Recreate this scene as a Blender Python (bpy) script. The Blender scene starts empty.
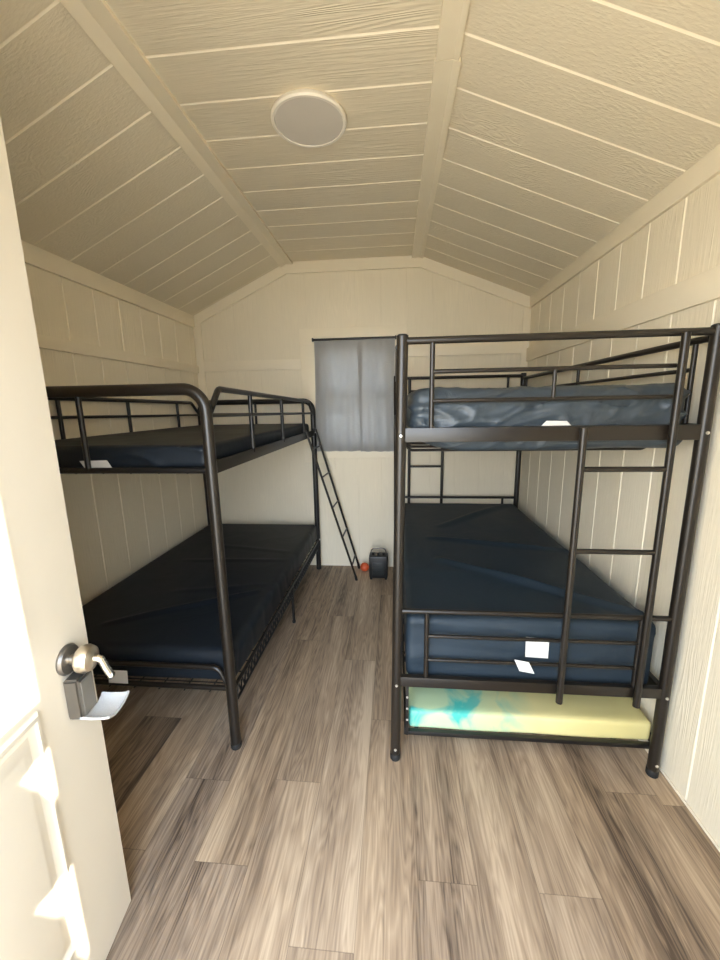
import bpy, bmesh, math, random
from mathutils import Vector, Matrix, noise
random.seed(7)
scene = bpy.context.scene
COL = scene.collection
PI = math.pi
V = Vector

# ------------------------------------------------------------------ helpers
class MB:
    def __init__(self): self.bm = bmesh.new()
    def box(self, a, b, bev=0.0, rot=None, mi=0):
        a, b = V(a), V(b); c = (a + b) / 2; s = b - a
        m = Matrix.Translation(c)
        if rot: m = m @ rot
        r = bmesh.ops.create_cube(self.bm, size=1.0, matrix=m @ Matrix.Diagonal((s.x, s.y, s.z, 1)))
        vs = r['verts']
        if bev > 0:
            es = list({e for v in vs for e in v.link_edges})
            bmesh.ops.bevel(self.bm, geom=es, offset=bev, segments=2, profile=.6, affect='EDGES')
        if mi:
            for f in {f for v in vs if v.is_valid for f in v.link_faces}: f.material_index = mi
        return self
    def tube(self, pts, r, seg=12, fil=0.0, cap=True, closed=False, n_arc=7):
        pts = [V(p) for p in pts]
        if fil > 0 and len(pts) > 2:
            out = [pts[0]]
            for i in range(1, len(pts) - 1):
                p0, p, p1 = pts[i-1], pts[i], pts[i+1]
                d0 = (p0 - p); d1 = (p1 - p); l0, l1 = d0.length, d1.length
                d0.normalize(); d1.normalize()
                ang = d0.angle(d1)
                if ang > PI - .02: out.append(p); continue
                t = min(fil / math.tan(ang / 2), l0 * .48, l1 * .48)
                rr = t * math.tan(ang / 2)
                bis = (d0 + d1).normalized()
                c = p + bis * (rr / math.sin(ang / 2))
                a0 = (p + d0 * t) - c; a1 = (p + d1 * t) - c
                for k in range(n_arc + 1):
                    out.append(c + a0.normalized().slerp(a1.normalized(), k / n_arc) * rr)
            out.append(pts[-1]); pts = out
        n = len(pts); rings = []; u = None
        for i, p in enumerate(pts):
            if closed: t = pts[(i + 1) % n] - pts[i - 1]
            else: t = pts[min(i + 1, n - 1)] - pts[max(i - 1, 0)]
            t.normalize()
            if u is None:
                u = t.orthogonal().normalized()
            else:
                u = (u - t * u.dot(t)).normalized()
            w = t.cross(u)
            rings.append([self.bm.verts.new(p + (u * math.cos(2*PI*k/seg) + w * math.sin(2*PI*k/seg)) * r) for k in range(seg)])
        m = n if closed else n - 1
        for i in range(m):
            A, B = rings[i], rings[(i + 1) % n]
            for k in range(seg):
                self.bm.faces.new((A[k], A[(k+1) % seg], B[(k+1) % seg], B[k]))
        if cap and not closed:
            self.bm.faces.new(rings[0][::-1]); self.bm.faces.new(rings[-1])
        return self
    def lathe(self, prof, o, axis, seg=40):
        """prof: list of (radius, height) along axis from o"""
        o = V(o); ax = V(axis).normalized(); u = ax.orthogonal().normalized(); w = ax.cross(u)
        rings = []
        for r, h in prof:
            if r < 1e-5: rings.append([self.bm.verts.new(o + ax * h)])
            else: rings.append([self.bm.verts.new(o + ax*h + (u*math.cos(2*PI*k/seg) + w*math.sin(2*PI*k/seg))*r) for k in range(seg)])
        for A, B in zip(rings, rings[1:]):
            for k in range(seg):
                k2 = (k + 1) % seg
                if len(A) == 1 and len(B) == 1: continue
                if len(A) == 1: self.bm.faces.new((A[0], B[k2], B[k]))
                elif len(B) == 1: self.bm.faces.new((A[k], A[k2], B[0]))
                else: self.bm.faces.new((A[k], A[k2], B[k2], B[k]))
        return self
    def prism(self, poly, origin, ux, uy, ext, mi_side=None):
        """poly 2D points -> origin + x*ux + y*uy, extruded by vector ext"""
        o, ux, uy, ext = V(origin), V(ux), V(uy), V(ext)
        lo = [self.bm.verts.new(o + ux*x + uy*y) for x, y in poly]
        hi = [self.bm.verts.new(v.co + ext) for v in lo]
        n = len(poly)
        self.bm.faces.new(lo[::-1]); self.bm.faces.new(hi)
        for i in range(n):
            j = (i + 1) % n
            f = self.bm.faces.new((lo[i], lo[j], hi[j], hi[i]))
            if mi_side and i in mi_side: f.material_index = 1
        return self
    def build(self, name, mats, parent=None, smooth=35):
        bm = self.bm
        bmesh.ops.recalc_face_normals(bm, faces=bm.faces[:])
        me = bpy.data.meshes.new(name); bm.to_mesh(me); bm.free()
        for m in (mats if isinstance(mats, (list, tuple)) else [mats]): me.materials.append(m)
        if smooth:
            for p in me.polygons: p.use_smooth = True
            me.set_sharp_from_angle(angle=math.radians(smooth))
        o = bpy.data.objects.new(name, me); COL.objects.link(o)
        if parent:
            o.parent = parent
            pw = V((0, 0, 0)); q = parent
            while q: pw += q.location; q = q.parent
            me.transform(Matrix.Translation(-pw))
        return o

def empty(name, loc, label=None, cat=None, group=None):
    o = bpy.data.objects.new(name, None); COL.objects.link(o); o.location = loc
    o.empty_display_size = .1
    return tag(o, label, cat, group)
def tag(o, label=None, cat=None, group=None, kind=None):
    if label: o['label'] = label
    if cat: o['category'] = cat
    if group: o['group'] = group
    if kind: o['kind'] = kind
    return o
def struct(o): o['kind'] = 'structure'; return o

# ------------------------------------------------------------------ materials
class NT:
    def __init__(self, name):
        self.m = bpy.data.materials.new(name); self.m.use_nodes = True
        self.t = self.m.node_tree; self.b = self.t.nodes['Principled BSDF']
    def n(self, typ, **kw):
        nd = self.t.nodes.new(typ)
        for k, v in kw.items():
            if k in ('inputs',):
                for kk, vv in v.items(): nd.inputs[kk].default_value = vv
            else: setattr(nd, k, v)
        return nd
    def l(self, a, b): self.t.links.new(a, b)
    def math(self, op, a, b=None, clamp=False):
        nd = self.n('ShaderNodeMath', operation=op, use_clamp=clamp)
        for i, x in enumerate((a, b)):
            if x is None: continue
            if isinstance(x, (int, float)): nd.inputs[i].default_value = x
            else: self.l(x, nd.inputs[i])
        return nd.outputs[0]
    def mix(self, f, a, b, blend='MIX'):
        nd = self.n('ShaderNodeMix', data_type='RGBA', blend_type=blend)
        for s, x in ((nd.inputs[0], f), (nd.inputs[6], a), (nd.inputs[7], b)):
            if isinstance(x, (int, float)): s.default_value = x
            elif isinstance(x, tuple): s.default_value = (*x, 1)
            else: self.l(x, s)
        return nd.outputs[2]
    def ramp(self, f, stops):
        nd = self.n('ShaderNodeValToRGB'); e = nd.color_ramp.elements
        while len(e) < len(stops): e.new(.5)
        for x, (p, c) in zip(e, stops):
            x.position = p; x.color = (*c, 1) if len(c) == 3 else c
        self.l(f, nd.inputs[0]); return nd.outputs[0]
    def set(self, **kw):
        for k, v in kw.items():
            s = self.b.inputs[k.replace('_', ' ')]
            if isinstance(v, (int, float)): s.default_value = v
            elif isinstance(v, tuple): s.default_value = (*v, 1)
            else: self.l(v, s)
        return self
    def bump(self, h, strength=.3, dist=.01):
        nd = self.n('ShaderNodeBump', inputs={'Strength': strength, 'Distance': dist})
        self.l(h, nd.inputs['Height']); self.l(nd.outputs[0], self.b.inputs['Normal']); return self

def plain(name, col, rough=.5, metal=0.0, nscale=0, namp=.1, bump=0.0, **kw):
    t = NT(name)
    c = col
    if nscale:
        tc = t.n('ShaderNodeTexCoord')
        nz = t.n('ShaderNodeTexNoise', inputs={'Scale': nscale, 'Detail': 5.0})
        t.l(tc.outputs['Object'], nz.inputs['Vector'])
        c = t.mix(nz.outputs[0], tuple(max(0, x * (1 - namp)) for x in col), tuple(min(1, x * (1 + namp)) for x in col))
        if bump: t.bump(nz.outputs[0], bump, .004)
    t.set(Base_Color=c, Roughness=rough, Metallic=metal, **kw)
    return t.m

PAINT = (.83, .755, .595)
def paint_grain(name, along, idx_axis, col=PAINT, off=0.0, bump=.40):
    """cream painted embossed-wood siding; 'along' = grain axis, boards counted on idx_axis"""
    t = NT(name)
    tc = t.n('ShaderNodeTexCoord'); sp = t.n('ShaderNodeSeparateXYZ'); t.l(tc.outputs['Object'], sp.inputs[0])
    S = sp.outputs
    idx = t.math('FLOOR', t.math('DIVIDE', t.math('SUBTRACT', S[idx_axis], off), .2137))
    rnd = t.n('ShaderNodeTexWhiteNoise', noise_dimensions='1D'); t.l(idx, rnd.inputs['W'])
    cb = t.n('ShaderNodeCombineXYZ')
    sc = {a: 13.0 for a in 'XYZ'}; sc[along] = .75
    for i, a in enumerate('XYZ'):
        v = t.math('MULTIPLY', S[i], sc[a])
        if a == along: v = t.math('ADD', v, t.math('MULTIPLY', rnd.outputs['Value'], 37.0))
        t.l(v, cb.inputs[i])
    nz = t.n('ShaderNodeTexNoise', inputs={'Scale': 1.0, 'Detail': 1.5, 'Roughness': .45})
    t.l(cb.outputs[0], nz.inputs['Vector'])
    rings = t.math('PINGPONG', t.math('MULTIPLY', nz.outputs[0], 17.0), .5)
    fine = t.n('ShaderNodeTexNoise', inputs={'Scale': 9.0, 'Detail': 3.0, 'Roughness': .6})
    t.l(cb.outputs[0], fine.inputs['Vector'])
    mk = t.n('ShaderNodeTexNoise', inputs={'Scale': 2.3, 'Detail': 1.0}); t.l(tc.outputs['Object'], mk.inputs['Vector'])
    msk = t.ramp(mk.outputs[0], [(.52, (.12, .12, .12)), (.66, (1, 1, 1))])
    h = t.math('ADD', t.math('MULTIPLY', t.math('MULTIPLY', rings, msk), 1.1), t.math('MULTIPLY', fine.outputs[0], .85))
    shade = t.math('ADD', t.math('MULTIPLY', h, .10), .92)
    c = t.mix(1.0, col, shade, 'MULTIPLY')
    t.set(Base_Color=c, Roughness=.62)
    t.bump(h, bump, .006)
    return t.m

M = {}
M['ceil'] = paint_grain('paint_ceiling', 'X', 1, tuple(x*.93 for x in PAINT), off=1.500)
M['wall_side'] = paint_grain('paint_wall_side', 'Z', 1, PAINT, off=1.733, bump=.3)
M['wall_back'] = paint_grain('paint_wall_back', 'Z', 0, PAINT, off=-.33, bump=.2)
M['groove'] = plain('groove_painted_light', (.86, .79, .635), .5)  # colour lightened above the wall paint to paint in light the grooves catch
M['trim'] = plain('paint_trim', PAINT, .5, nscale=8, namp=.03, bump=.08)
M['door'] = plain('paint_door', (.70, .645, .535), .42, nscale=14, namp=.02)
M['steel'] = plain('brown_black_steel', (.0115, .0085, .006), .36, 0.0, nscale=30, namp=.15)
M['black'] = plain('black_steel', (.007, .0062, .006), .38, 0.0, nscale=30, namp=.15)
M['plastic'] = plain('black_plastic', (.006, .006, .0065), .42, nscale=20, namp=.1)
M['rubber'] = plain('rubber', (.01, .01, .01), .7, nscale=20, namp=.1)
M['bolt'] = plain('bolt_zinc', (.75, .73, .68), .3, .8, nscale=50, namp=.05)
M['tag'] = plain('white_tag', (.68, .68, .67), .6, nscale=60, namp=.04)
M['white'] = plain('lamp_white', (.82, .78, .70), .45, nscale=20, namp=.02)
M['diff'] = plain('lamp_diffuser', (.66, .62, .56), .5, nscale=20, namp=.02)
M['nickel'] = plain('satin_nickel', (.72, .66, .57), .28, 1.0, nscale=25, namp=.05)
M['bronze'] = plain('dark_pewter', (.20, .185, .165), .38, .85, nscale=25, namp=.08)
M['silver'] = plain('key_silver', (.85, .84, .82), .2, 1.0, nscale=25, namp=.05)
M['orange'] = plain('orange_red', (.62, .10, .03), .45, nscale=20, namp=.15)
M['gpanel'] = plain('grey_green_panel', (.014, .018, .017), .35, nscale=20, namp=.1)
M['deck'] = plain('deck_wood', (.60, .47, .32), .7, nscale=6, namp=.15)
M['ground'] = plain('ground_gravel', (.56, .46, .33), .9, nscale=5, namp=.2)
M['vinyl'] = plain('window_vinyl', (.8, .79, .76), .4, nscale=20, namp=.02)

def cover_mat(name, col, rough, ns=5.0, bump=.25, spec=.28):
    t = NT(name)
    tc = t.n('ShaderNodeTexCoord')
    a = t.n('ShaderNodeTexNoise', inputs={'Scale': ns, 'Detail': 4.0, 'Distortion': 1.2}); t.l(tc.outputs['Object'], a.inputs['Vector'])
    b = t.n('ShaderNodeTexNoise', inputs={'Scale': 160.0, 'Detail': 2.0}); t.l(tc.outputs['Object'], b.inputs['Vector'])
    c = t.mix(a.outputs[0], tuple(x*.85 for x in col), tuple(x*1.15 for x in col))
    r = t.math('ADD', t.math('MULTIPLY', a.outputs[0], .15), rough - .07)
    t.set(Base_Color=c, Roughness=r, Specular_IOR_Level=spec)
    t.bump(t.math('ADD', a.outputs[0], t.math('MULTIPLY', b.outputs[0], .04)), bump, .012)
    return t.m
M['cover_slate'] = cover_mat('slate_blue_cover', (.036, .050, .064), .42, 7, .6, .5)
M['cover_navy'] = cover_mat('navy_cover', (.019, .031, .044), .55, 4, .35)
M['cover_dark'] = cover_mat('dark_cover', (.008, .012, .0175), .52, 4, .3)

def tie_dye():
    t = NT('yellow_tie_dye')
    tc = t.n('ShaderNodeTexCoord'); sp = t.n('ShaderNodeSeparateXYZ'); t.l(tc.outputs['Object'], sp.inputs[0])
    nz = t.n('ShaderNodeTexNoise', inputs={'Scale': 3.2, 'Detail': 4.0, 'Distortion': 2.2}); t.l(tc.outputs['Object'], nz.inputs['Vector'])
    # teal dye concentrated towards the left end of the mattress
    side = t.math('MULTIPLY', t.math('SUBTRACT', .05, sp.outputs[0]), 3.2, True)
    f = t.math('MULTIPLY', side, t.ramp(nz.outputs[0], [(.46, (0, 0, 0)), (.60, (1, 1, 1))]))
    n2 = t.n('ShaderNodeTexNoise', inputs={'Scale': 2.0, 'Detail': 3.0}); t.l(tc.outputs['Object'], n2.inputs['Vector'])
    base = t.ramp(n2.outputs[0], [(.35, (.66, .58, .25)), (.65, (.76, .67, .32))])
    pale = t.mix(t.math('MULTIPLY', side, .75), base, (.42, .64, .42))
    t.set(Base_Color=t.mix(f, pale, (.06, .46, .40)), Roughness=.7)
    return t.m
M['tie'] = tie_dye()

def floor_mat():
    t = NT('vinyl_planks'); W, L = .187, 1.26
    tc = t.n('ShaderNodeTexCoord'); sp = t.n('ShaderNodeSeparateXYZ'); t.l(tc.outputs['Object'], sp.inputs[0])
    x = t.math('DIVIDE', t.math('SUBTRACT', sp.outputs[0], .26), W)
    xi = t.math('FLOOR', x); xf = t.math('SUBTRACT', x, xi)
    w1 = t.n('ShaderNodeTexWhiteNoise', noise_dimensions='1D'); t.l(xi, w1.inputs['W'])
    ph = t.math('MULTIPLY', w1.outputs['Value'], 7.3)
    for row, y0 in ((-1, .985), (1, .98), (3, 1.33), (-3, .80), (-5, .98), (-4, 1.284), (0, .35), (2, .55), (-2, 1.62)):
        hit = t.math('LESS_THAN', t.math('ABSOLUTE', t.math('SUBTRACT', xi, float(row))), .5)
        ph = t.math('ADD', t.math('MULTIPLY', ph, t.math('SUBTRACT', 1.0, hit)), t.math('MULTIPLY', hit, y0))
    y = t.math('DIVIDE', t.math('SUBTRACT', sp.outputs[1], ph), L)
    yi = t.math('FLOOR', y); yf = t.math('SUBTRACT', y, yi)
    cb = t.n('ShaderNodeCombineXYZ'); t.l(xi, cb.inputs[0]); t.l(yi, cb.inputs[1])
    w2 = t.n('ShaderNodeTexWhiteNoise', noise_dimensions='2D'); t.l(cb.outputs[0], w2.inputs['Vector'])
    r = w2.outputs['Value']; rs = t.n('ShaderNodeSeparateColor'); t.l(w2.outputs['Color'], rs.inputs[0])
    def coords(sx, sy):
        c = t.n('ShaderNodeCombineXYZ')
        t.l(t.math('MULTIPLY', sp.outputs[0], sx), c.inputs[0]); t.l(t.math('MULTIPLY', sp.outputs[1], sy), c.inputs[1])
        t.l(t.math('MULTIPLY', r, 61.0), c.inputs[2]); return c.outputs[0]
    big = t.n('ShaderNodeTexNoise', inputs={'Scale': 1.0, 'Detail': 2.0, 'Roughness': .5}); t.l(coords(15, 1.3), big.inputs['Vector'])
    rings = t.math('PINGPONG', t.math('MULTIPLY', big.outputs[0], 14.0), .5)
    st = t.n('ShaderNodeTexNoise', inputs={'Scale': 1.0, 'Detail': 6.0, 'Roughness': .68}); t.l(coords(90, 3.0), st.inputs['Vector'])
    fib = t.n('ShaderNodeTexNoise', inputs={'Scale': 1.0, 'Detail': 3.0}); t.l(coords(190, 7), fib.inputs['Vector'])
    broad = t.n('ShaderNodeTexNoise', inputs={'Scale': 1.0, 'Detail': 1.0}); t.l(coords(11, .75), broad.inputs['Vector'])
    tone = t.math('ADD', t.math('MULTIPLY', st.outputs[0], .70),
                  t.math('ADD', t.math('MULTIPLY', broad.outputs[0], .95), t.math('MULTIPLY', r, .20)))
    tone = t.math('ADD', tone, t.math('MULTIPLY', t.math('SUBTRACT', rings, .25), .34))
    tone = t.math('ADD', tone, t.math('MULTIPLY', t.math('SUBTRACT', fib.outputs[0], .5), .35))
    tone = t.math('SUBTRACT', tone, .425)
    col = t.ramp(tone, [(.14, (.085, .056, .037)), (.36, (.255, .180, .118)), (.56, (.385, .277, .181)), (.82, (.56, .425, .285))])
    grey = t.mix(1.0, col, (.90, .93, 1.0), 'MULTIPLY')
    col = t.mix(rs.outputs[1], col, grey)
    e1 = t.math('MINIMUM', xf, t.math('SUBTRACT', 1.0, xf))
    e2 = t.math('MULTIPLY', t.math('MINIMUM', yf, t.math('SUBTRACT', 1.0, yf)), L / W)
    seam = t.math('LESS_THAN', t.math('MINIMUM', e1, e2), .007)
    col = t.mix(t.math('MULTIPLY', seam, .38), col, (.07, .05, .035))
    t.set(Base_Color=col, Roughness=t.math('ADD', t.math('MULTIPLY', st.outputs[0], .2), .38))
    t.bump(t.math('SUBTRACT', t.math('ADD', st.outputs[0], t.math('MULTIPLY', rings, .4)), t.math('MULTIPLY', seam, 1.5)), .18, .003)
    return t.m
M['floor'] = floor_mat()

def curtain_mat():
    t = NT('grey_curtain')
    tc = t.n('ShaderNodeTexCoord')
    nz = t.n('ShaderNodeTexNoise', inputs={'Scale': 260.0, 'Detail': 2.0}); t.l(tc.outputs['Object'], nz.inputs['Vector'])
    c = t.mix(nz.outputs[0], (.40, .40, .395), (.47, .47, .465))
    t.set(Base_Color=c, Roughness=.85)
    tr = t.n('ShaderNodeBsdfTranslucent'); t.l(c, tr.inputs[0])
    mx = t.n('ShaderNodeMixShader', inputs={0: .36})
    t.l(t.b.outputs[0], mx.inputs[1]); t.l(tr.outputs[0], mx.inputs[2])
    t.l(mx.outputs[0], t.t.nodes['Material Output'].inputs[0])
    return t.m
M['curtain'] = curtain_mat()
def glass_mat(name, tint, rough=.02):
    t = NT(name)
    t.set(Base_Color=tint, Roughness=rough, Transmission_Weight=1.0, IOR=1.05)
    nz = t.n('ShaderNodeTexNoise', inputs={'Scale': 6.0})
    t.bump(nz.outputs[0], .02, .001)
    return t.m
M['glass'] = glass_mat('window_glass', (.95, .97, .97))
t = NT('clear_plastic')
nz = t.n('ShaderNodeTexNoise', inputs={'Scale': 40.0, 'Detail': 3.0, 'Distortion': 1.0})
t.set(Base_Color=t.mix(nz.outputs[0], (.62, .63, .63), (.86, .87, .87)), Roughness=.18, Transmission_Weight=.45, IOR=1.4)
t.bump(nz.outputs[0], .5, .004)
M['clear'] = t.m

# ------------------------------------------------------------------ room shell
XL, XR, YB, YF = -1.76, 1.095, 3.44, -.05
KL, KR, ZK, ZE, ZR = -.905, .20, 2.678, 2.285, 2.328       # ceiling knees and eaves
G = .2137
def grooved(mb, o, uv, un, v0, v1, off, ext, depth=.1, gw=.0048, gd=.0045, fl=.004):
    """slab whose front face (towards -un) carries V-sided grooves every G along uv"""
    pts = []; side = []
    k = math.ceil((v0 - off + .02) / G)
    pts.append((v0, 0))
    while off + k * G < v1 - .02:
        g = off + k * G
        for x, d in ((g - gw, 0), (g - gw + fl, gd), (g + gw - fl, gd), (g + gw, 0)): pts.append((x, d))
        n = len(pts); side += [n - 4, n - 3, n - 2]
        k += 1
    pts += [(v1, 0), (v1, depth), (v0, depth)]
    mb.prism(pts, o, uv, un, ext, side)

fl = MB(); fl.box((XL - .1, YF - .12, -.06), (XR + .1, YB + .1, 0)); struct(fl.build('floor', M['floor'], smooth=0))

# ceiling: flat centre and two slopes, closed underneath a solid slab
c = MB()
grooved(c, (KL, 0, ZK), (0, 1, 0), (0, 0, 1), YF - .12, YB + .1, 1.495, (KR - KL, 0, 0))
sl = V((XL - .1 - KL, 0, -(ZK - ZE) * (KL - XL + .1) / (KL - XL)))
grooved(c, (KL, 0, ZK), (0, 1, 0), (V((-(sl.z), 0, sl.x)).normalized() * -1), YF - .12, YB + .1, 1.478, sl)
sr = V((XR + .1 - KR, 0, -(ZK - ZR) * (XR + .1 - KR) / (XR - KR)))
grooved(c, (KR, 0, ZK), (0, 1, 0), (V((-(sr.z), 0, sr.x)).normalized()), YF - .12, YB + .1, 1.515, sr)
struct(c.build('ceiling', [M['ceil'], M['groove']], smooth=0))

w = MB(); grooved(w, (XR, 0, 0), (0, 1, 0), (1, 0, 0), YF - .12, YB + .1, 1.733, (0, 0, 2.4))
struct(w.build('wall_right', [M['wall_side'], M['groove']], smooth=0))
w = MB(); grooved(w, (XL, 0, 0), (0, 1, 0), (-1, 0, 0), YF - .12, YB + .1, 2.06, (0, 0, 2.4))
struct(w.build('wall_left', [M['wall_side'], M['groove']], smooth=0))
WX0, WX1, WZ0, WZ1 = -.64, -.02, 1.16, 2.02
w = MB()
grooved(w, (0, YB, 0), (1, 0, 0), (0, 1, 0), XL - .1, XR + .1, -.33, (0, 0, WZ0), gd=.0012)
grooved(w, (0, YB, WZ1), (1, 0, 0), (0, 1, 0), XL - .1, XR + .1, -.33, (0, 0, 2.8 - WZ1), gd=.0012)
grooved(w, (0, YB, WZ0), (1, 0, 0), (0, 1, 0), XL - .1, WX0, -.33, (0, 0, WZ1 - WZ0), gd=.0012)
grooved(w, (0, YB, WZ0), (1, 0, 0), (0, 1, 0), WX1, XR + .1, -.33, (0, 0, WZ1 - WZ0), gd=.0012)
struct(w.build('wall_back', [M['wall_back'], M['wall_back']], smooth=0))
# front wall with the doorway the picture is taken from
DX0, DX1, DZ = -.69, .215, 2.18
w = MB()
w.box((XL - .1, YF - .12, 0), (DX0, YF, 2.8)); w.box((DX1, YF - .12, 0), (XR + .1, YF, 2.8)); w.box((DX0, YF - .12, DZ), (DX1, YF, 2.8))
struct(w.build('wall_front', M['trim'], smooth=0))

# trim boards
def trim(n, pts_boxes):
    mb = MB()
    for a, b in pts_boxes: mb.box(a, b, .003)
    return struct(mb.build('trim_%d' % n, M['trim']))
T = .018
trim(1, [((XR - T, YF, 2.250), (XR, YB, 2.345))])
trim(2, [((XL, YF, 2.195), (XL + T, YB, 2.29))])
trim(3, [((XR - T, YF, 1.835), (XR, YB, 1.94))])
trim(4, [((XL, YF, 1.808), (XL + T, YB, 1.872))])
mb = MB()                                            # gable board following the ceiling
for (x0, z0, x1, z1) in ((XL, ZE, KL, ZK), (KL, ZK, KR, ZK), (KR, ZK, XR, ZR)):
    mb.prism([(x0, z0 + .03), (x1, z1 + .03), (x1, z1 - .085), (x0, z0 - .085)], (0, YB - T, 0), (1, 0, 0), (0, 0, 1), (0, T, 0))
struct(mb.build('trim_5', M['trim'], smooth=0))
trim(6, [((XL + .07, YB - T, 1.82), (-.816, YB, 1.905))])
trim(7, [((.101, YB - T, 1.90), (XR - .06, YB, 1.985))])
trim(8, [((XL, YB - T + .003, 0), (XL + .07, YB, 2.24))])
trim(9, [((XR - .06, YB - T + .003, 0), (XR, YB, 2.24))])
mb = MB()                                            # ceiling battens over the knees
def batten(m, x0, x1, xk, zk, slope_x, slope_z, y0, y1):
    # profile in x/z across the joint, run along y
    def z(x):
        if slope_x < xk: return zk if x >= xk else zk + (xk - x) / (xk - slope_x) * (slope_z - zk)
        return zk if x <= xk else zk + (x - xk) / (slope_x - xk) * (slope_z - zk)
    lo = [(x0, z(x0) - .016), (xk, zk - .016), (x1, z(x1) - .016)]
    hi = [(x1, z(x1) + .01), (xk, zk + .01), (x0, z(x0) + .01)]
    m.prism(lo + hi, (0, y0, 0), (1, 0, 0), (0, 0, 1), (0, y1 - y0, 0)); return m
struct(batten(MB(), -.948, -.846, KL, ZK, XL, ZE, YF, YB).build('trim_10', M['trim'], smooth=0))
m_ = batten(MB(), .140, .218, KR, ZK, XR, ZR, YF, 1.598); batten(m_, .137, .226, KR, ZK, XR, ZR, 1.601, YB)
struct(m_.build('trim_11', M['trim'], smooth=0))
# window casing
trim(12, [((-.815, YB - .02, 1.0), (WX0 - .005, YB, 2.15)), ((WX1 + .005, YB - .02, 1.0), (.10, YB, 2.15)),
          ((-.815, YB - .021, WZ1 + .005), (.10, YB, 2.15)), ((-.815, YB - .021, 1.04), (.10, YB, WZ0 - .005))])
# thin wall-to-floor joints
trim(13, [((XR - .006, .2, 0), (XR, YB, .012))])

# window
win = struct(empty('window_1', ((WX0 + WX1) / 2, YB + .05, WZ0)))
mb = MB()
for a, b in (((WX0, WZ0), (WX0 + .05, WZ1)), ((WX1 - .05, WZ0), (WX1, WZ1)), ((WX0, WZ0), (WX1, WZ0 + .05)), ((WX0, WZ1 - .05), (WX1, WZ1)),
             ((WX0, 1.57), (WX1, 1.625)), ((-.405, WZ0), (-.385, WZ1)), ((-.235, WZ0), (-.215, WZ1))):
    mb.box((a[0], YB + .03, a[1]), (b[0], YB + .075, b[1]), .003)
mb.build('window_frame', M['vinyl'], win)
for x0, x1 in ((WX0 + .045, -.40), (-.39, -.23), (-.22, WX1 - .045)):
    for z0, z1 in ((WZ0 + .045, 1.575), (1.62, WZ1 - .045)):
        MB().box((x0, YB + .05, z0), (x1, YB + .055, z1)).build('pane', M['glass'], win, smooth=0)

# curtain: two panels on a black tension rod
def curtain_panel(x0, x1, y, z0, z1, seed, amp):
    mb = MB(); nu, nv = 90, 34; g = []
    for j in range(nv + 1):
        v = j / nv; row = []
        for i in range(nu + 1):
            u = i / nu; x = x0 + (x1 - x0) * u; z = z1 + (z0 - z1) * v
            f = math.sin(u * 9.5 * PI * (x1 - x0) / .5 + seed + .5 * math.sin(u * 7 + seed)) * (.5 + .5 * v) + .55 * math.sin(u * 23 * (x1 - x0) / .5 + 2 * seed) * (1 - .7 * v)
            f += .8 * noise.noise(V((u * 5, v * 1.6, seed)))
            zz = z + .006 * noise.noise(V((u * 6, 3.0, seed))) * (v > .95)
            row.append(mb.bm.verts.new((x + .006 * math.sin(v * 4 + seed), y - amp * f * min(1, .35 + v * 2), zz)))
        g.append(row)
    for j in range(nv):
        for i in range(nu): mb.bm.faces.new((g[j][i], g[j][i+1], g[j+1][i+1], g[j+1][i]))
    mb.bm.normal_update(); bmesh.ops.solidify(mb.bm, geom=mb.bm.faces[:], thickness=.0012)
    return mb
CG = 'grey curtain panels over the window'
k = curtain_panel(-.692, -.282, 3.4045, 1.105, 2.045, 1.3, .0075).build('curtain', M['curtain'], smooth=60)
tag(k, 'left grey curtain panel, the one beside the metal ladder, over the back window', 'curtain', CG)
k = curtain_panel(-.308, .004, 3.3965, 1.10, 2.045, 4.1, .0085).build('curtain', M['curtain'], smooth=60)
tag(k, 'right grey curtain panel, the one next to the right bunk, over the back window', 'curtain', CG)
rod = empty('curtain_rod', (-.35, 3.400, 2.055), 'black curtain rod across the top of the grey window curtain', 'curtain rod')
MB().tube([(-.698, 3.400, 2.055), (.004, 3.400, 2.055)], .0095).build('rod', M['black'], rod)
for x in (-.698, .006):
    MB().box((x - .006, 3.389, 2.040), (x + .006, YB - .021, 2.070), .003).build('bracket', M['black'], rod)

# ceiling light
lamp = empty('ceiling_light', (-.355, 1.832, ZK), 'round flat white ceiling light, switched off, on the middle ceiling boards', 'ceiling light')
MB().lathe([(0, 0), (.148, 0), (.155, .008), (.157, .018), (.152, .025), (.142, .025), (.140, .019), (0, .019)], (-.355, 1.832, ZK), (0, 0, -1), 64).build('rim', M['white'], lamp)
MB().lathe([(0, .0195), (.1395, .0195), (.1395, .022), (0, .0235)], (-.355, 1.832, ZK), (0, 0, -1), 64).build('diffuser', M['diff'], lamp)

# ------------------------------------------------------------------ door, swung inwards on the left
dA = V((-.690, -.05, .008)); dB = V((-.812, .852, .008)); du = (dB - dA).normalized(); dn = V((du.y, -du.x, 0))
door = struct(empty('door_1', (-.69, -.05, .008)))
def dp(d, z, n=0.0): return dA + du * d + dn * n + V((0, 0, z - .008))
DW, DH, DT = .918, 2.165, .045
def door_box(mb, d0, d1, z0, z1, n0, n1, bev=.0):
    vs = [mb.bm.verts.new(dp(d, z, n)) for d in (d0, d1) for z in (z0, z1) for n in (n0, n1)]
    idx = ((0,1,3,2),(4,6,7,5),(0,4,5,1),(2,3,7,6),(0,2,6,4),(1,5,7,3))
    fs = [mb.bm.faces.new([vs[i] for i in f]) for f in idx]
    if bev:
        bmesh.ops.recalc_face_normals(mb.bm, faces=fs)
        bmesh.ops.bevel(mb.bm, geom=list({e for f in fs for e in f.edges}), offset=bev, segments=2, affect='EDGES')
mb = MB(); door_box(mb, 0, DW, .008, DH, -DT, 0, .002); mb.build('door_slab', M['door'], door)
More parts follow.
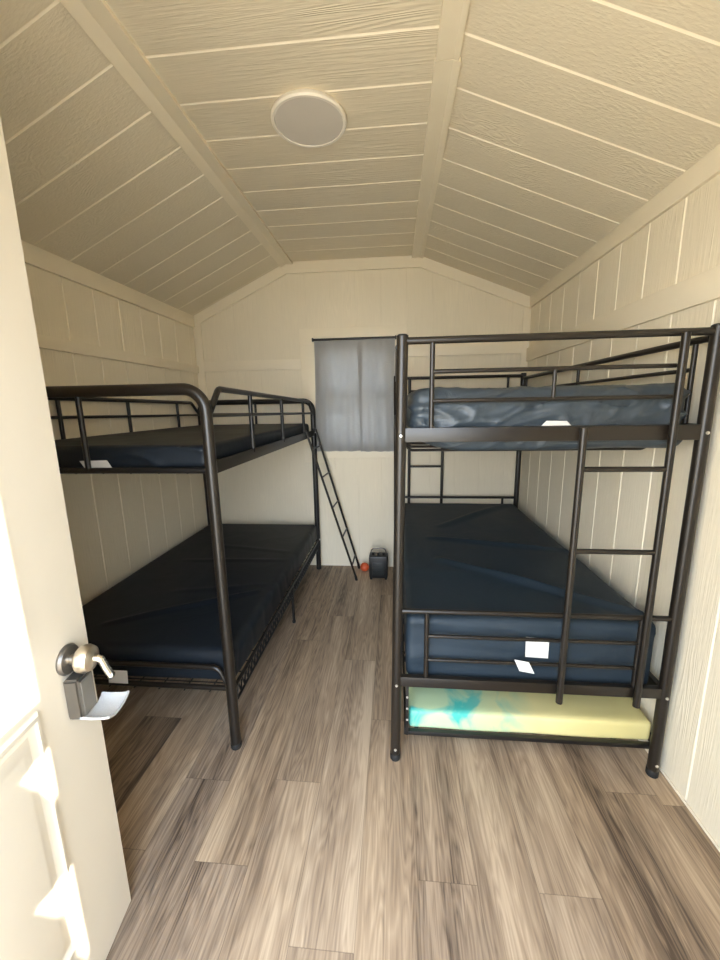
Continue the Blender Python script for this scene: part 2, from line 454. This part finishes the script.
def door_panel(d0, d1, z0, z1):
    """moulded ring and raised field"""
    mb = MB()
    prof = [(0, 0), (.006, .007), (.014, .009), (.022, .004), (.034, .001), (.044, .003), (.056, .008), (.064, .009)]
    rings = []
    for ins, h in prof:
        rings.append([mb.bm.verts.new(dp(d, z, h)) for d, z in ((d0+ins, z0+ins), (d1-ins, z0+ins), (d1-ins, z1-ins), (d0+ins, z1-ins))])
    for A, B in zip(rings, rings[1:]):
        for i in range(4): mb.bm.faces.new((A[i], A[(i+1)%4], B[(i+1)%4], B[i]))
    mb.bm.faces.new(rings[-1])
    return mb.build('panel', M['door'], door, smooth=25)
door_panel(.19, .73, .20, .85); door_panel(.19, .73, 1.00, 2.02)
KD, KZ = .835, .902
knob = MB().lathe([(0, 0), (.036, 0), (.037, .005), (.033, .011), (.020, .013), (.0, .013)], dp(KD, KZ), dn, 40).build('rosette', M['bronze'], door)
kn = MB().lathe([(.012, .010), (.013, .022), (.022, .027), (.032, .036), (.034, .048), (.029, .061), (.017, .068), (0, .069)], dp(KD, KZ), dn, 40).build('knob', M['nickel'], door)
MB().lathe([(0, .0685), (.0085, .0685), (.0085, .075), (0, .075)], dp(KD, KZ), dn, 20).build('cylinder_face', M['nickel'], kn)
mb = MB()
mb.tube([dp(KD, KZ, .072), dp(KD + .003, KZ - .004, .080), dp(KD + .006, KZ - .030, .086), dp(KD + .009, KZ - .050, .092)], .0085, 12, .01)
mb.build('lever', M['silver'], kn)
mb = MB(); mb.lathe([(0, -.009), (.007, -.006), (.009, 0), (.007, .006), (0, .009)], dp(KD + .010, KZ - .055, .094), dn, 16); mb.build('lever_tip', M['silver'], kn)
mb = MB(); door_box(mb, .806, .862, .752, .862, 0, .038, .006); bx = mb.build('lock_box', M['bronze'], door)
mb = MB(); door_box(mb, .812, .856, .760, .852, .0385, .041, .001); mb.build('keypad', plain('keypad_grey', (.17, .16, .14), .45, nscale=30, namp=.1), bx)
mb = MB()
prof = [(.036, .750), (.06, .747), (.085, .746), (.098, .747), (.106, .750)]
rows = []
for n_, z_ in prof:
    rows.append([mb.bm.verts.new(dp(d, z_ + .006 * abs((d - .842) / .034) ** 3, n_)) for d in (.796, .803, .820, .842, .864, .880, .888)])
for A, B in zip(rows, rows[1:]):
    for i in range(6): mb.bm.faces.new((A[i], A[i+1], B[i+1], B[i]))
mb.bm.normal_update(); bmesh.ops.solidify(mb.bm, geom=mb.bm.faces[:], thickness=.005)
mb.build('flip_cover', M['clear'], bx, smooth=50)
for z in (.25, 1.05, 1.9):
    MB().tube([dp(-.004, z, -.006 - .0), dp(-.004, z + .09, -.006)], .006, 10).build('hinge', M['bronze'], door)

# ------------------------------------------------------------------ bed building
def mattress(name, x0, x1, y0, y1, z0, z1, r, mat, disp=None, label=None, group='covered mattresses on the bunks', cuts=(70, 110, 14)):
    c = V(((x0+x1)/2, (y0+y1)/2, z0)); h = V(((x1-x0)/2, (y1-y0)/2, (z1-z0)/2)); cc = V(((x0+x1)/2, (y0+y1)/2, (z0+z1)/2))
    bm = bmesh.new(); vd = {}
    nx, ny, nz = cuts
    def ax(n):      # denser lattice near the edges
        return [math.sin((i / n - .5) * PI) * .35 + (i / n - .5) * 2 * .65 for i in range(n + 1)]
    AX, AY, AZ = ax(nx), ax(ny), ax(nz)
    def vert(i, j, k):
        key = (i, j, k)
        if key not in vd:
            p = V((AX[i] * h.x, AY[j] * h.y, AZ[k] * h.z))
            q = V((max(-h.x + r, min(h.x - r, p.x)), max(-h.y + r, min(h.y - r, p.y)), max(-h.z + r, min(h.z - r, p.z))))
            d = p - q; nrm = d.normalized() if d.length > 1e-9 else V((0, 0, 1))
            q2 = q + nrm * r if d.length > 1e-9 else p
            pos = cc + q2
            if disp: pos = pos + disp(pos, nrm)
            vd[key] = bm.verts.new(pos)
        return vd[key]
    for i in range(nx):
        for j in range(ny):
            for k in (0, nz): bm.faces.new((vert(i,j,k), vert(i+1,j,k), vert(i+1,j+1,k), vert(i,j+1,k)))
    for i in range(nx):
        for k in range(nz):
            for j in (0, ny): bm.faces.new((vert(i,j,k), vert(i+1,j,k), vert(i+1,j,k+1), vert(i,j,k+1)))
    for j in range(ny):
        for k in range(nz):
            for i in (0, nx): bm.faces.new((vert(i,j,k), vert(i,j+1,k), vert(i,j+1,k+1), vert(i,j,k+1)))
    root = empty(name, c, label, 'mattress', group)
    mb = MB(); mb.bm.free(); mb.bm = bm
    mb.build('cover', mat, root, smooth=80)
    return root
def seg_ridge(p, a, b, w, h):
    a = V((a[0], a[1])); b = V((b[0], b[1])); q = V((p.x, p.y)); ab = b - a
    s = max(0, min(1, (q - a).dot(ab) / ab.length_squared)); d = (q - a - ab * s).length
    return h * math.exp(-(d / w) ** 2) * (math.sin(PI * min(1, max(0, s))) ** .35 if 0 < s < 1 else .0)
def ridged(p, s, seed):
    n = noise.noise(V((p.x * s[0] + seed, p.y * s[1], p.z * s[2])))
    return 1 - min(1, abs(n) * 3.2)

def tag_piece(root, pts, mat=None):
    mb = MB(); vs = [mb.bm.verts.new(p) for p in pts]; mb.bm.faces.new(vs)
    mb.bm.normal_update(); bmesh.ops.solidify(mb.bm, geom=mb.bm.faces[:], thickness=.0015)
    o = mb.build('tag', M['tag'], root, smooth=0); o['label'] = 'white sewn-in tag'; return o

# ---- right bunk: square-built steel bunk with trundle
RX0, RX1, RYN, RYF = .010, 1.045, 1.42, 3.36
RXC, RYC = (RX0 + RX1) / 2, (RYN + RYF) / 2
rb = empty('bunk_bed', (RXC, RYC, 0), 'tall brown-black steel bunk bed with straight square corners along the right wall', 'bunk bed', 'metal bunk beds')
def rpt(p, far):        # the far end frame is the near one turned half round
    x, y, z = p
    return (2*RXC - x, 2*RYC - y, z) if far else p
for far in (0, 1):
    def Rp(*pts): return [rpt(p, far) for p in pts]
    def rbox(mb, a, b, bev=.003):
        a, b = rpt(a, far), rpt(b, far)
        mb.box([min(a[i], b[i]) for i in range(3)], [max(a[i], b[i]) for i in range(3)], bev)
    for x in (RX0, RX1):
        xb, xt = (x - .009, x + .016) if (x == RX0 and not far) else (x, x)
        po = MB().tube(Rp((xb, RYN, .012), (xt, RYN, 1.735)), .0205, 20).build('post', M['steel'], rb)
        MB().lathe([(0, 0), (.020, 0), (.022, .004), (.022, .028), (.0206, .030)], rpt((xb, RYN, 0), far), (0, 0, 1), 20).build('foot_cap', M['rubber'], po)
        MB().lathe([(.0206, 0), (.021, .003), (.015, .007), (0, .008)], rpt((xt, RYN, 1.733), far), (0, 0, 1), 20).build('top_cap', M['rubber'], po)
        for z in (.06, .37, 1.39):
            MB().lathe([(0, .0245), (.004, .0245), (.006, .0215), (.006, .019)], rpt((xb + (xt - xb) * z / 1.735, RYN, z), far), (0, 1 if far else -1, 0), 10).build('bolt', M['bolt'], po)
    # upper end guard
    MB().tube(Rp((RX0, RYN, 1.718), (RX1, RYN, 1.718)), .0125).build('top_rail', M['steel'], rb)
    g = MB()
    g.tube(Rp((.130, RYN, 1.415), (.130, RYN, 1.718)), .009)
    g.tube(Rp((.130, RYN, 1.613), (.930, RYN, 1.613)), .0075)
    g.tube(Rp((.130, RYN, 1.512), (.930, RYN, 1.512)), .0075)
    g.tube(Rp((.545, RYN, 1.512), (.545, RYN, 1.613)), .0065)
    g.build('end_guard', M['steel'], rb)
    cb = MB(); rbox(cb, (RX0, RYN - .012, 1.366), (RX1, RYN + .012, 1.418)); cb.build('cross_bar', M['steel'], rb)
    # lower end guard
    g = MB()
    g.tube(Rp((RX0, RYN, .695), (RX1, RYN, .695)), .0105)
    g.tube(Rp((.126, RYN, .39), (.126, RYN, .695)), .0095)
    g.tube(Rp((.930, RYN, .39), (.930, RYN, .695)), .0095)
    g.tube(Rp((.126, RYN, .588), (.930, RYN, .588)), .0075)
    g.tube(Rp((.126, RYN, .482), (.930, RYN, .482)), .0075)
    g.build('lower_end_guard', M['steel'], rb)
    cb = MB(); rbox(cb, (RX0, RYN - .012, .360), (RX1, RYN + .012, .404)); cb.build('cross_bar', M['steel'], rb)
    # ladder welded to the end frame
    la = MB().tube(Rp((.645, RYN - .026, .335), (.645, RYN - .026, 1.412)), .0125, 14)
    lad = la.build('ladder', M['steel'], rb)
    MB().tube(Rp((.932, RYN - .026, .335), (.932, RYN - .026, 1.712)), .0125, 14).build('ladder_rail', M['steel'], lad)
    for z in (1.268, .966):
        MB().tube(Rp((.645, RYN - .026, z), (.932, RYN - .026, z)), .0095).build('rung', M['steel'], lad)
for x, s in ((RX0, 1), (RX1, -1)):
    MB().box((x - .011, RYN + .018, 1.366), (x + .011, RYF - .018, 1.418), .003).build('side_rail', M['steel'], rb)
    MB().box((x - .011, RYN + .018, .340), (x + .011, RYF - .018, .396), .003).build('side_rail', M['steel'], rb)
    g = MB()
    xx = x - .003 * (-s)
    g.tube([(xx, RYN + .02, 1.700), (xx, RYF - .02, 1.697)], .0125)
    g.tube([(xx, RYN + .09, 1.603), (xx, RYF - .09, 1.603)], .008)
    for y in (1.505, 2.38, 3.27): g.tube([(xx, y, 1.40), (xx, y, 1.70)], .0085)
    g.build('side_guard', M['steel'], rb)
for zt, zs in ((1.366, 1.317), (.36, .350)):
    d = MB()
    for i in range(12):
        y = RYN + .22 + i * (RYF - RYN - .36) / 11
        d.tube([(RX0 + .008, y, zt + .012), (RX0 + .05, y, zs - .006), (RX1 - .05, y, zs - .006), (RX1 - .008, y, zt + .012)], .006, 8, .03)
    tag(d.build('slat_deck', M['steel'], rb))

# mattresses on the right bunk
def d_up(p, n):
    t = (p.z - 1.34) / .22
    fx = min(1, (p.x - .05) / .24)
    sag = .055 * (1 - max(0, fx)) ** 2 * (1 - t)         # bottom turns up at the sides of the deck
    puff = .010 * noise.noise(V((p.x * 3.1, p.y * 2.5, p.z * 4 + 3)))
    wr = ridged(V((p.x + p.z * .9, p.y, p.z - p.x * .25)), (5.0, 3.0, 13.0), 2.0) ** 2 * .014 + ridged(V((p.x - p.z * 1.2, p.y, p.z)), (9, 5, 12), 7.0) ** 3 * .010
    k = max(0, n.z) * .35 + (1 - abs(n.z))
    o = n * (puff + wr * k)
    o.z += max(0, sag)
    if p.y < 1.62: o.y += .012 * max(0, t - .5)
    return o
m_up = mattress('mattress', .064, 1.016, 1.456, 3.31, 1.326, 1.556, .042, M['cover_slate'], d_up,
    'puffy wrinkled slate-blue covered mattress on the upper right bunk', cuts=(110, 110, 26))
tag_piece(m_up, [(.515, 1.426, 1.4195), (.615, 1.426, 1.4195), (.605, 1.438, 1.434), (.535, 1.438, 1.436)])
def d_low(p, n):
    o = n * (.006 * noise.noise(V((p.x * 2.6, p.y * 2, p.z * 5))))
    if n.z > .3:
        hgt = seg_ridge(p, (.22, 2.08), (1.03, 1.50), .022, .026) + seg_ridge(p, (.20, 2.42), (1.03, 2.22), .022, .018)
        hgt += seg_ridge(p, (.30, 2.65), (.95, 3.28), .03, .02) + seg_ridge(p, (.05, 1.95), (.9, 1.75), .05, .006)
        o.z += hgt * n.z
    if n.y < -.3:
        o.y -= .006 * ridged(p, (2.2, 1, 11), 4.0) ** 2 + .010 * math.exp(-((p.z - .47) / .03) ** 2) * (p.x < .8)
    return o
m_low = mattress('mattress', .045, 1.018, 1.452, 3.33, .362, .652, .030, M['cover_navy'], d_low,
    'thick navy covered mattress with two white tags on the lower right bunk', cuts=(70, 120, 26))
tag_piece(m_low, [(.517, 1.437, .588), (.606, 1.437, .583), (.606, 1.434, .500), (.519, 1.434, .503)])
tag_piece(m_low, [(.468, 1.406, .508), (.523, 1.404, .500), (.545, 1.398, .455), (.488, 1.400, .463)])

# trundle
tr = empty('trundle_frame', (RXC, 2.3, 0), 'low black trundle frame rolled in under the right bunk', 'trundle')
mb = MB(); mb.box((.050, 1.450, .090), (1.066, 1.470, .109), .003); mb.build('front_bar', M['black'], tr)
mb = MB(); mb.box((.050, 3.19, .090), (1.066, 3.21, .109), .003); mb.build('back_bar', M['black'], tr)
for x in (.046, 1.070):
    MB().box((x - .006, 1.45, .090), (x + .006, 3.21, .125), .002).build('side_bar', M['black'], tr)
for x in (.050,):
    b_ = MB(); b_.box((x - .004, 1.446, .092), (x + .008, 1.462, .335), .002); br = b_.build('end_bracket', M['black'], tr)
    for z in (.17, .225, .28):
        MB().lathe([(0, .002), (.005, .002), (.005, 0)], (x + .002, 1.446, z), (0, -1, 0), 12).build('hole_plug', M['bolt'], br)
d = MB()
for i in range(9): d.box((.05, 1.56 + i * .19, .088), (1.064, 1.60 + i * .19, .096), .002)
d.build('slat_deck', M['black'], tr)
for x in (.10, .975):
    for y in (1.60, 3.10):
        MB().lathe([(0, -.012), (.034, -.012), (.039, -.009), (.039, .009), (.034, .012), (0, .012)], (x, y, .039), (1, 0, 0), 24).build('caster', M['rubber'], tr)
        MB().box((x - .019, y - .012, .039), (x - .0135, y + .012, .090)).build('caster_bracket', M['black'], tr)
def d_tr(p, n): return n * (.003 * noise.noise(V((p.x * 4, p.y * 3, 1))))
m_tr = mattress('mattress',   .060, 1.062, 1.476, 3.18, .100, .190, .014, M['tie'], d_tr,
    'yellow and teal tie-dye mattress on the trundle under the right bunk', cuts=(40, 60, 8))

# ---- left bunk: round-tube bunk
LX0, LX1, LYN, LYF = -1.735, -.712, 1.425, 3.36
LXC = (LX0 + LX1) / 2
lb = empty('bunk_bed', (LXC, 2.39, 0), 'black round-tube steel bunk bed with curved top corners along the left wall', 'bunk bed', 'metal bunk beds')
for y, zt, s in ((LYN, 1.572, 1), (LYF, 1.548, -1)):
    R = .0225
    ef = MB().tube([(LX0, y, .012), (LX0, y, zt), (LX1, y, zt), (LX1, y, .012)], R, 20, .085, n_arc=12).build('end_frame', M['black'] if s < 0 else M['steel'], lb)
    for x in (LX0, LX1):
        MB().lathe([(0, 0), (.022, 0), (.024, .004), (.024, .022), (.0225, .025)], (x, y, 0), (0, 0, 1), 20).build('foot_cap', M['rubber'], ef)
    MB().tube([(LX0, y, 1.262), (LX1, y, 1.262)], .012).build('cross_bar', M['black'], lb)
    MB().tube([(LXC, y, 1.262), (LXC, y, zt)], .0105).build('end_bar', M['black'], lb)
    MB().tube([(LX0 + .01, y, .30), (LX0 + .05, y, .398), (LX1 - .05, y, .398), (LX1 - .01, y, .30)], .011, 12, .045).build('lower_hoop', M['steel'], lb)
    MB().tube([(LX0, y, .298), (LX1, y, .298)], .011).build('lower_cross_bar', M['steel'], lb)
for x in (LX0, LX1):
    g = MB()
    g.tube([(x, 1.442, 1.47), (x, 1.545, 1.576), (x, 3.20, 1.540), (x, 3.34, 1.44)] if x == LX1 else
           [(x, 1.442, 1.47), (x, 1.545, 1.570), (x, 3.22, 1.548), (x, 3.34, 1.45)], .0125, 12, .045)
    g.tube([(x, LYN, 1.474), (x, LYF, 1.442)], .0085)
    for y in (1.887, 2.42, 3.00): g.tube([(x, y, 1.28), (x, y, 1.569 - (y - 1.55) * .02)], .0105)
    g.build('side_guard', M['black'], lb)
    sgn = -1 if x == LX1 else 1
    r_ = MB(); r_.box((x - .006, LYN + .015, 1.244), (x + .006, LYF - .015, 1.296), .002); r_.box((min(x, x + sgn*.035), LYN + .02, 1.244), (max(x, x + sgn*.035), LYF - .02, 1.250), .001)
    r_.build('side_rail', M['steel'], lb)
    r_ = MB()
    r_.tube([(x, LYN, .279), (x, LYF, .279)], .009); r_.tube([(x, LYN + .05, .205), (x, LYF - .05, .205)], .006)
    n_ = 84; pts = []
    for i in range(n_ + 1): pts.append((x, LYN + .05 + i * (LYF - LYN - .1) / n_,   .275 if i % 2 else .207))
    r_.tube(pts, .0042, 6)
    r_.build('lower_side_rail', M['black'], lb)
    lg = MB().tube([(x, 2.44, .01), (x, 2.44, .272)], .010).build('middle_leg', M['black'], lb)
    MB().lathe([(0, 0), (.011, 0), (.012, .003), (.012, .016), (.0102, .018)], (x, 2.44, 0), (0, 0, 1), 14).build('foot_cap', M['rubber'], lg)
for z, xr in ((1.256, .0), (.282, 0)):
    d = MB()
    for i in range(24):
        y = LYN + .05 + i * (LYF - LYN - .1) / 23; d.tube([(LX0, y, z), (LX1, y, z)], .003, 6)
    for i in range(8):
        x = LX0 + .1 + i * (LX1 - LX0 - .2) / 7; d.tube([(x, LYN, z - .005), (x, LYF, z - .005)], .003, 6)
    d.build('wire_deck', M['black'], lb)
for z in (1.28, .30):
    MB().lathe([(0, .030), (.005, .030), (.007, .026), (.007, .02)], (LX1, LYF - .03, z), (1, 0, 0), 10).build('bolt', M['bolt'], lb)

def d_lu(p, n):
    o = n * (.004 * noise.noise(V((p.x * 3, p.y * 2, p.z * 6))))
    if n.y < -.3: o.y -= .012 * ridged(V((p.x + p.z, p.y, p.z)), (4, 1, 12), 1.0) ** 2
    return o
m_lu = mattress('mattress', -1.708, -.742, 1.452, 3.325, 1.266, 1.358, .022, M['cover_dark'], d_lu,
    'thin dark blue covered mattress on the upper left bunk', cuts=(60, 80, 12))
tag_piece(m_lu, [(-1.268, 1.438, 1.300), (-1.150, 1.438, 1.302), (-1.128, 1.436, 1.268), (-1.245, 1.436, 1.266)])
def d_ll(p, n):
    o = n * (.006 * noise.noise(V((p.x * 2.6, p.y * 2, p.z * 5 + 9))))
    if n.z > .3:
        h = seg_ridge(p, (-1.45, 1.62), (-.78, 2.02), .016, .016) + seg_ridge(p, (-1.5, 2.44), (-.75, 2.47), .016, .008) + seg_ridge(p, (-1.3, 1.98), (-.76, 2.10), .02, .006)
        h += seg_ridge(p, (-1.4, 2.75), (-.76, 2.62), .02, .006)
        o.z += h * n.z
    if n.x > .3:
        o.x -= .004 * ridged(p, (1, 6, 3), 5.0) ** 2
    return o
m_ll = mattress('mattress', -1.715, -.704, 1.451, 3.325, .294, .455, .036, M['cover_dark'], d_ll,
    'dark navy covered mattress on the lower left bunk, partly behind the door knob', cuts=(60, 120, 14))
tag_piece(m_ll, [(-1.262, 1.408, .374), (-1.172, 1.408, .374), (-1.172, 1.404, .314), (-1.262, 1.404, .314)])

# leaning ladder of the left bunk
ld = empty('ladder', (-.335, 3.25, 0), 'black metal ladder leaning from the far end of the left bunk to the floor', 'ladder')
A0, A1 = V((-.335, 3.135, .012)), V((-.697, 3.06, 1.262))
B0, B1 = V((-.335, 3.385, .012)), V((-.672, 3.312, 1.262))
for a, b in ((A0, A1), (B0, B1)):
    r_ = MB().tube([a, b, (b.x - .012, b.y, b.z + .045), (b.x - .03, b.y, b.z + .042)], .0095, 12, .012).build('rail', M['steel'], ld)
    MB().tube([a - V((0, 0, .012)), a + (b - a).normalized() * .03], .0115, 12).build('foot_cap', M['rubber'], r_)
for k in (.10, .31, .52, .73, .92):
    MB().tube([A0.lerp(A1, k), B0.lerp(B1, k)], .0075, 10).build('rung', M['steel'], ld)

# small black appliance and orange ball on the floor at the back
hx, hy = -.145, 3.21
ht = empty('space_heater', (hx, hy, 0), 'small black box-shaped heater with grey front panel on the floor below the curtain', 'heater')
mb = MB(); mb.box((hx - .082, hy - .06, .012), (hx + .082, hy + .06, .215), .018); mb.build('body', M['plastic'], ht)
mb = MB(); mb.box((hx - .05, hy - .066, .045), (hx + .05, hy - .058, .160), .003); gp = mb.build('front_panel', M['gpanel'], ht)
for i in range(7): MB().box((hx - .046, hy - .0685, .055 + i * .015), (hx + .046, hy - .065, .059 + i * .015)).build('grille_bar', M['plastic'], gp)
for x in (-.045, .0, .045): MB().lathe([(0, .024), (.008, .024), (.011, .020), (.011, 0)], (hx + x, hy - .02, .212), (0, 0, 1), 16).build('control_knob', M['plastic'], ht)
MB().tube([(hx - .070, hy + .02, .205), (hx - .060, hy + .02, .262), (hx + .060, hy + .02, .262), (hx + .070, hy + .02, .205)], .005, 10, .04).build('handle', M['bronze'], ht)
for x in (-.065, .065):
    for y in (-.045, .045): MB().lathe([(0, 0), (.010, 0), (.012, .014), (0, .014)], (hx + x, hy + y, 0), (0, 0, 1), 12).build('foot', M['rubber'], ht)
bl = empty('ball', (-.278, 3.33, 0), 'small orange-red ball on the floor between the ladder foot and black heater', 'ball')
mb = MB(); mb.lathe([(.040 * math.sin(a * PI / 14), .040 - .040 * math.cos(a * PI / 14)) for a in range(15)], (-.278, 3.33, 0), (0, 0, 1), 24)
mb.build('shell', M['orange'], bl, smooth=80)

# ------------------------------------------------------------------ outside the doorway
mb = MB(); mb.box((-2.2, -1.7, -.10), (1.6, YF - .12, -.04)); struct(mb.build('floor_porch', M['deck'], smooth=0))
mb = MB(); mb.box((-14, -16, -.30), (14, 14, -.22)); struct(mb.build('ground', M['ground'], smooth=0))
mb = MB()
mb.prism([(-1.5, -.04), (-1.5, 1.29), (-.18, 1.29), (-.18, 1.175), (-.503, 1.175), (-.42, 1.0), (-.30, .97), (-.30, .84), (-.395, .818),
          (-.53, .88), (-.47, .75), (-.46, .6), (-.42, .5), (-.20, .5), (-.20, -.04)], (.50, 0, 0), (0, 1, 0), (0, 0, 1), (.03, 0, 0))
struct(mb.build('porch_shadow_blocker', M['deck'], smooth=0))  # unseen board added outside, notched to shape the sun patches on the door

# ------------------------------------------------------------------ light
sun = bpy.data.lights.new('sun', 'SUN'); sun.energy = 5.5; sun.angle = .009; sun.color = (1, .92, .80)
so = bpy.data.objects.new('sun', sun); COL.objects.link(so)
sd = V((-1.025, .87, -1.344 * math.tan(math.radians(14)))).normalized()
so.rotation_euler = sd.to_track_quat('-Z', 'Y').to_euler(); so.location = (4, -4, 3)

wd = bpy.data.worlds.new('world'); scene.world = wd; wd.use_nodes = True
nt = wd.node_tree; bg = nt.nodes['Background']
tc = nt.nodes.new('ShaderNodeTexCoord'); sp = nt.nodes.new('ShaderNodeSeparateXYZ'); nt.links.new(tc.outputs['Generated'], sp.inputs[0])
rp = nt.nodes.new('ShaderNodeValToRGB'); nt.links.new(sp.outputs[2], rp.inputs[0])
e = rp.color_ramp.elements; e[0].position = 0.0; e[0].color = (.90, .95, 1, 1); e[1].position = .55; e[1].color = (.62, .78, 1, 1)
nt.links.new(rp.outputs[0], bg.inputs[0]); bg.inputs[1].default_value = 2.8
def portal(name, loc, rot, sx, sy):
    l = bpy.data.lights.new(name, 'AREA'); l.shape = 'RECTANGLE'; l.size = sx; l.size_y = sy
    l.cycles.is_portal = True
    o = bpy.data.objects.new(name, l); COL.objects.link(o); o.location = loc; o.rotation_euler = rot
portal('doorway_portal', ((DX0 + DX1) / 2, YF - .13, DZ / 2), (PI / 2, 0, 0), DX1 - DX0, DZ)   # lets Cycles sample the sky through the door
portal('window_portal', ((WX0 + WX1) / 2, YB + .11, (WZ0 + WZ1) / 2), (-PI / 2, 0, 0), WX1 - WX0, WZ1 - WZ0)

# ------------------------------------------------------------------ camera
cam = bpy.data.cameras.new('camera'); cam.sensor_fit = 'VERTICAL'; cam.sensor_height = 36; cam.lens = 36 * 386 / 960
cam.clip_start = .01
co = bpy.data.objects.new('camera', cam); COL.objects.link(co)
f = 386.0
Yv = V((35, -75, f)).normalized(); Dv = V((35, 2000, f)); Dv = (Dv - Yv * Dv.dot(Yv)).normalized(); Zv = -Dv; Xv = Yv.cross(Zv)
right = V((Xv[0], Yv[0], Zv[0])); down = V((Xv[1], Yv[1], Zv[1])); fwd = V((Xv[2], Yv[2], Zv[2]))
co.matrix_world = Matrix(((right.x, -down.x, -fwd.x, 0), (right.y, -down.y, -fwd.y, 0), (right.z, -down.z, -fwd.z, 1.5), (0, 0, 0, 1)))
scene.camera = co
vs = scene.view_settings
scene.display_settings.display_device = 'sRGB'
vs.view_transform = 'Standard'; vs.look = 'None'; vs.gamma = 1; vs.use_curve_mapping = False; vs.exposure = 2.45
scene.cycles.max_bounces = 14; scene.cycles.diffuse_bounces = 10
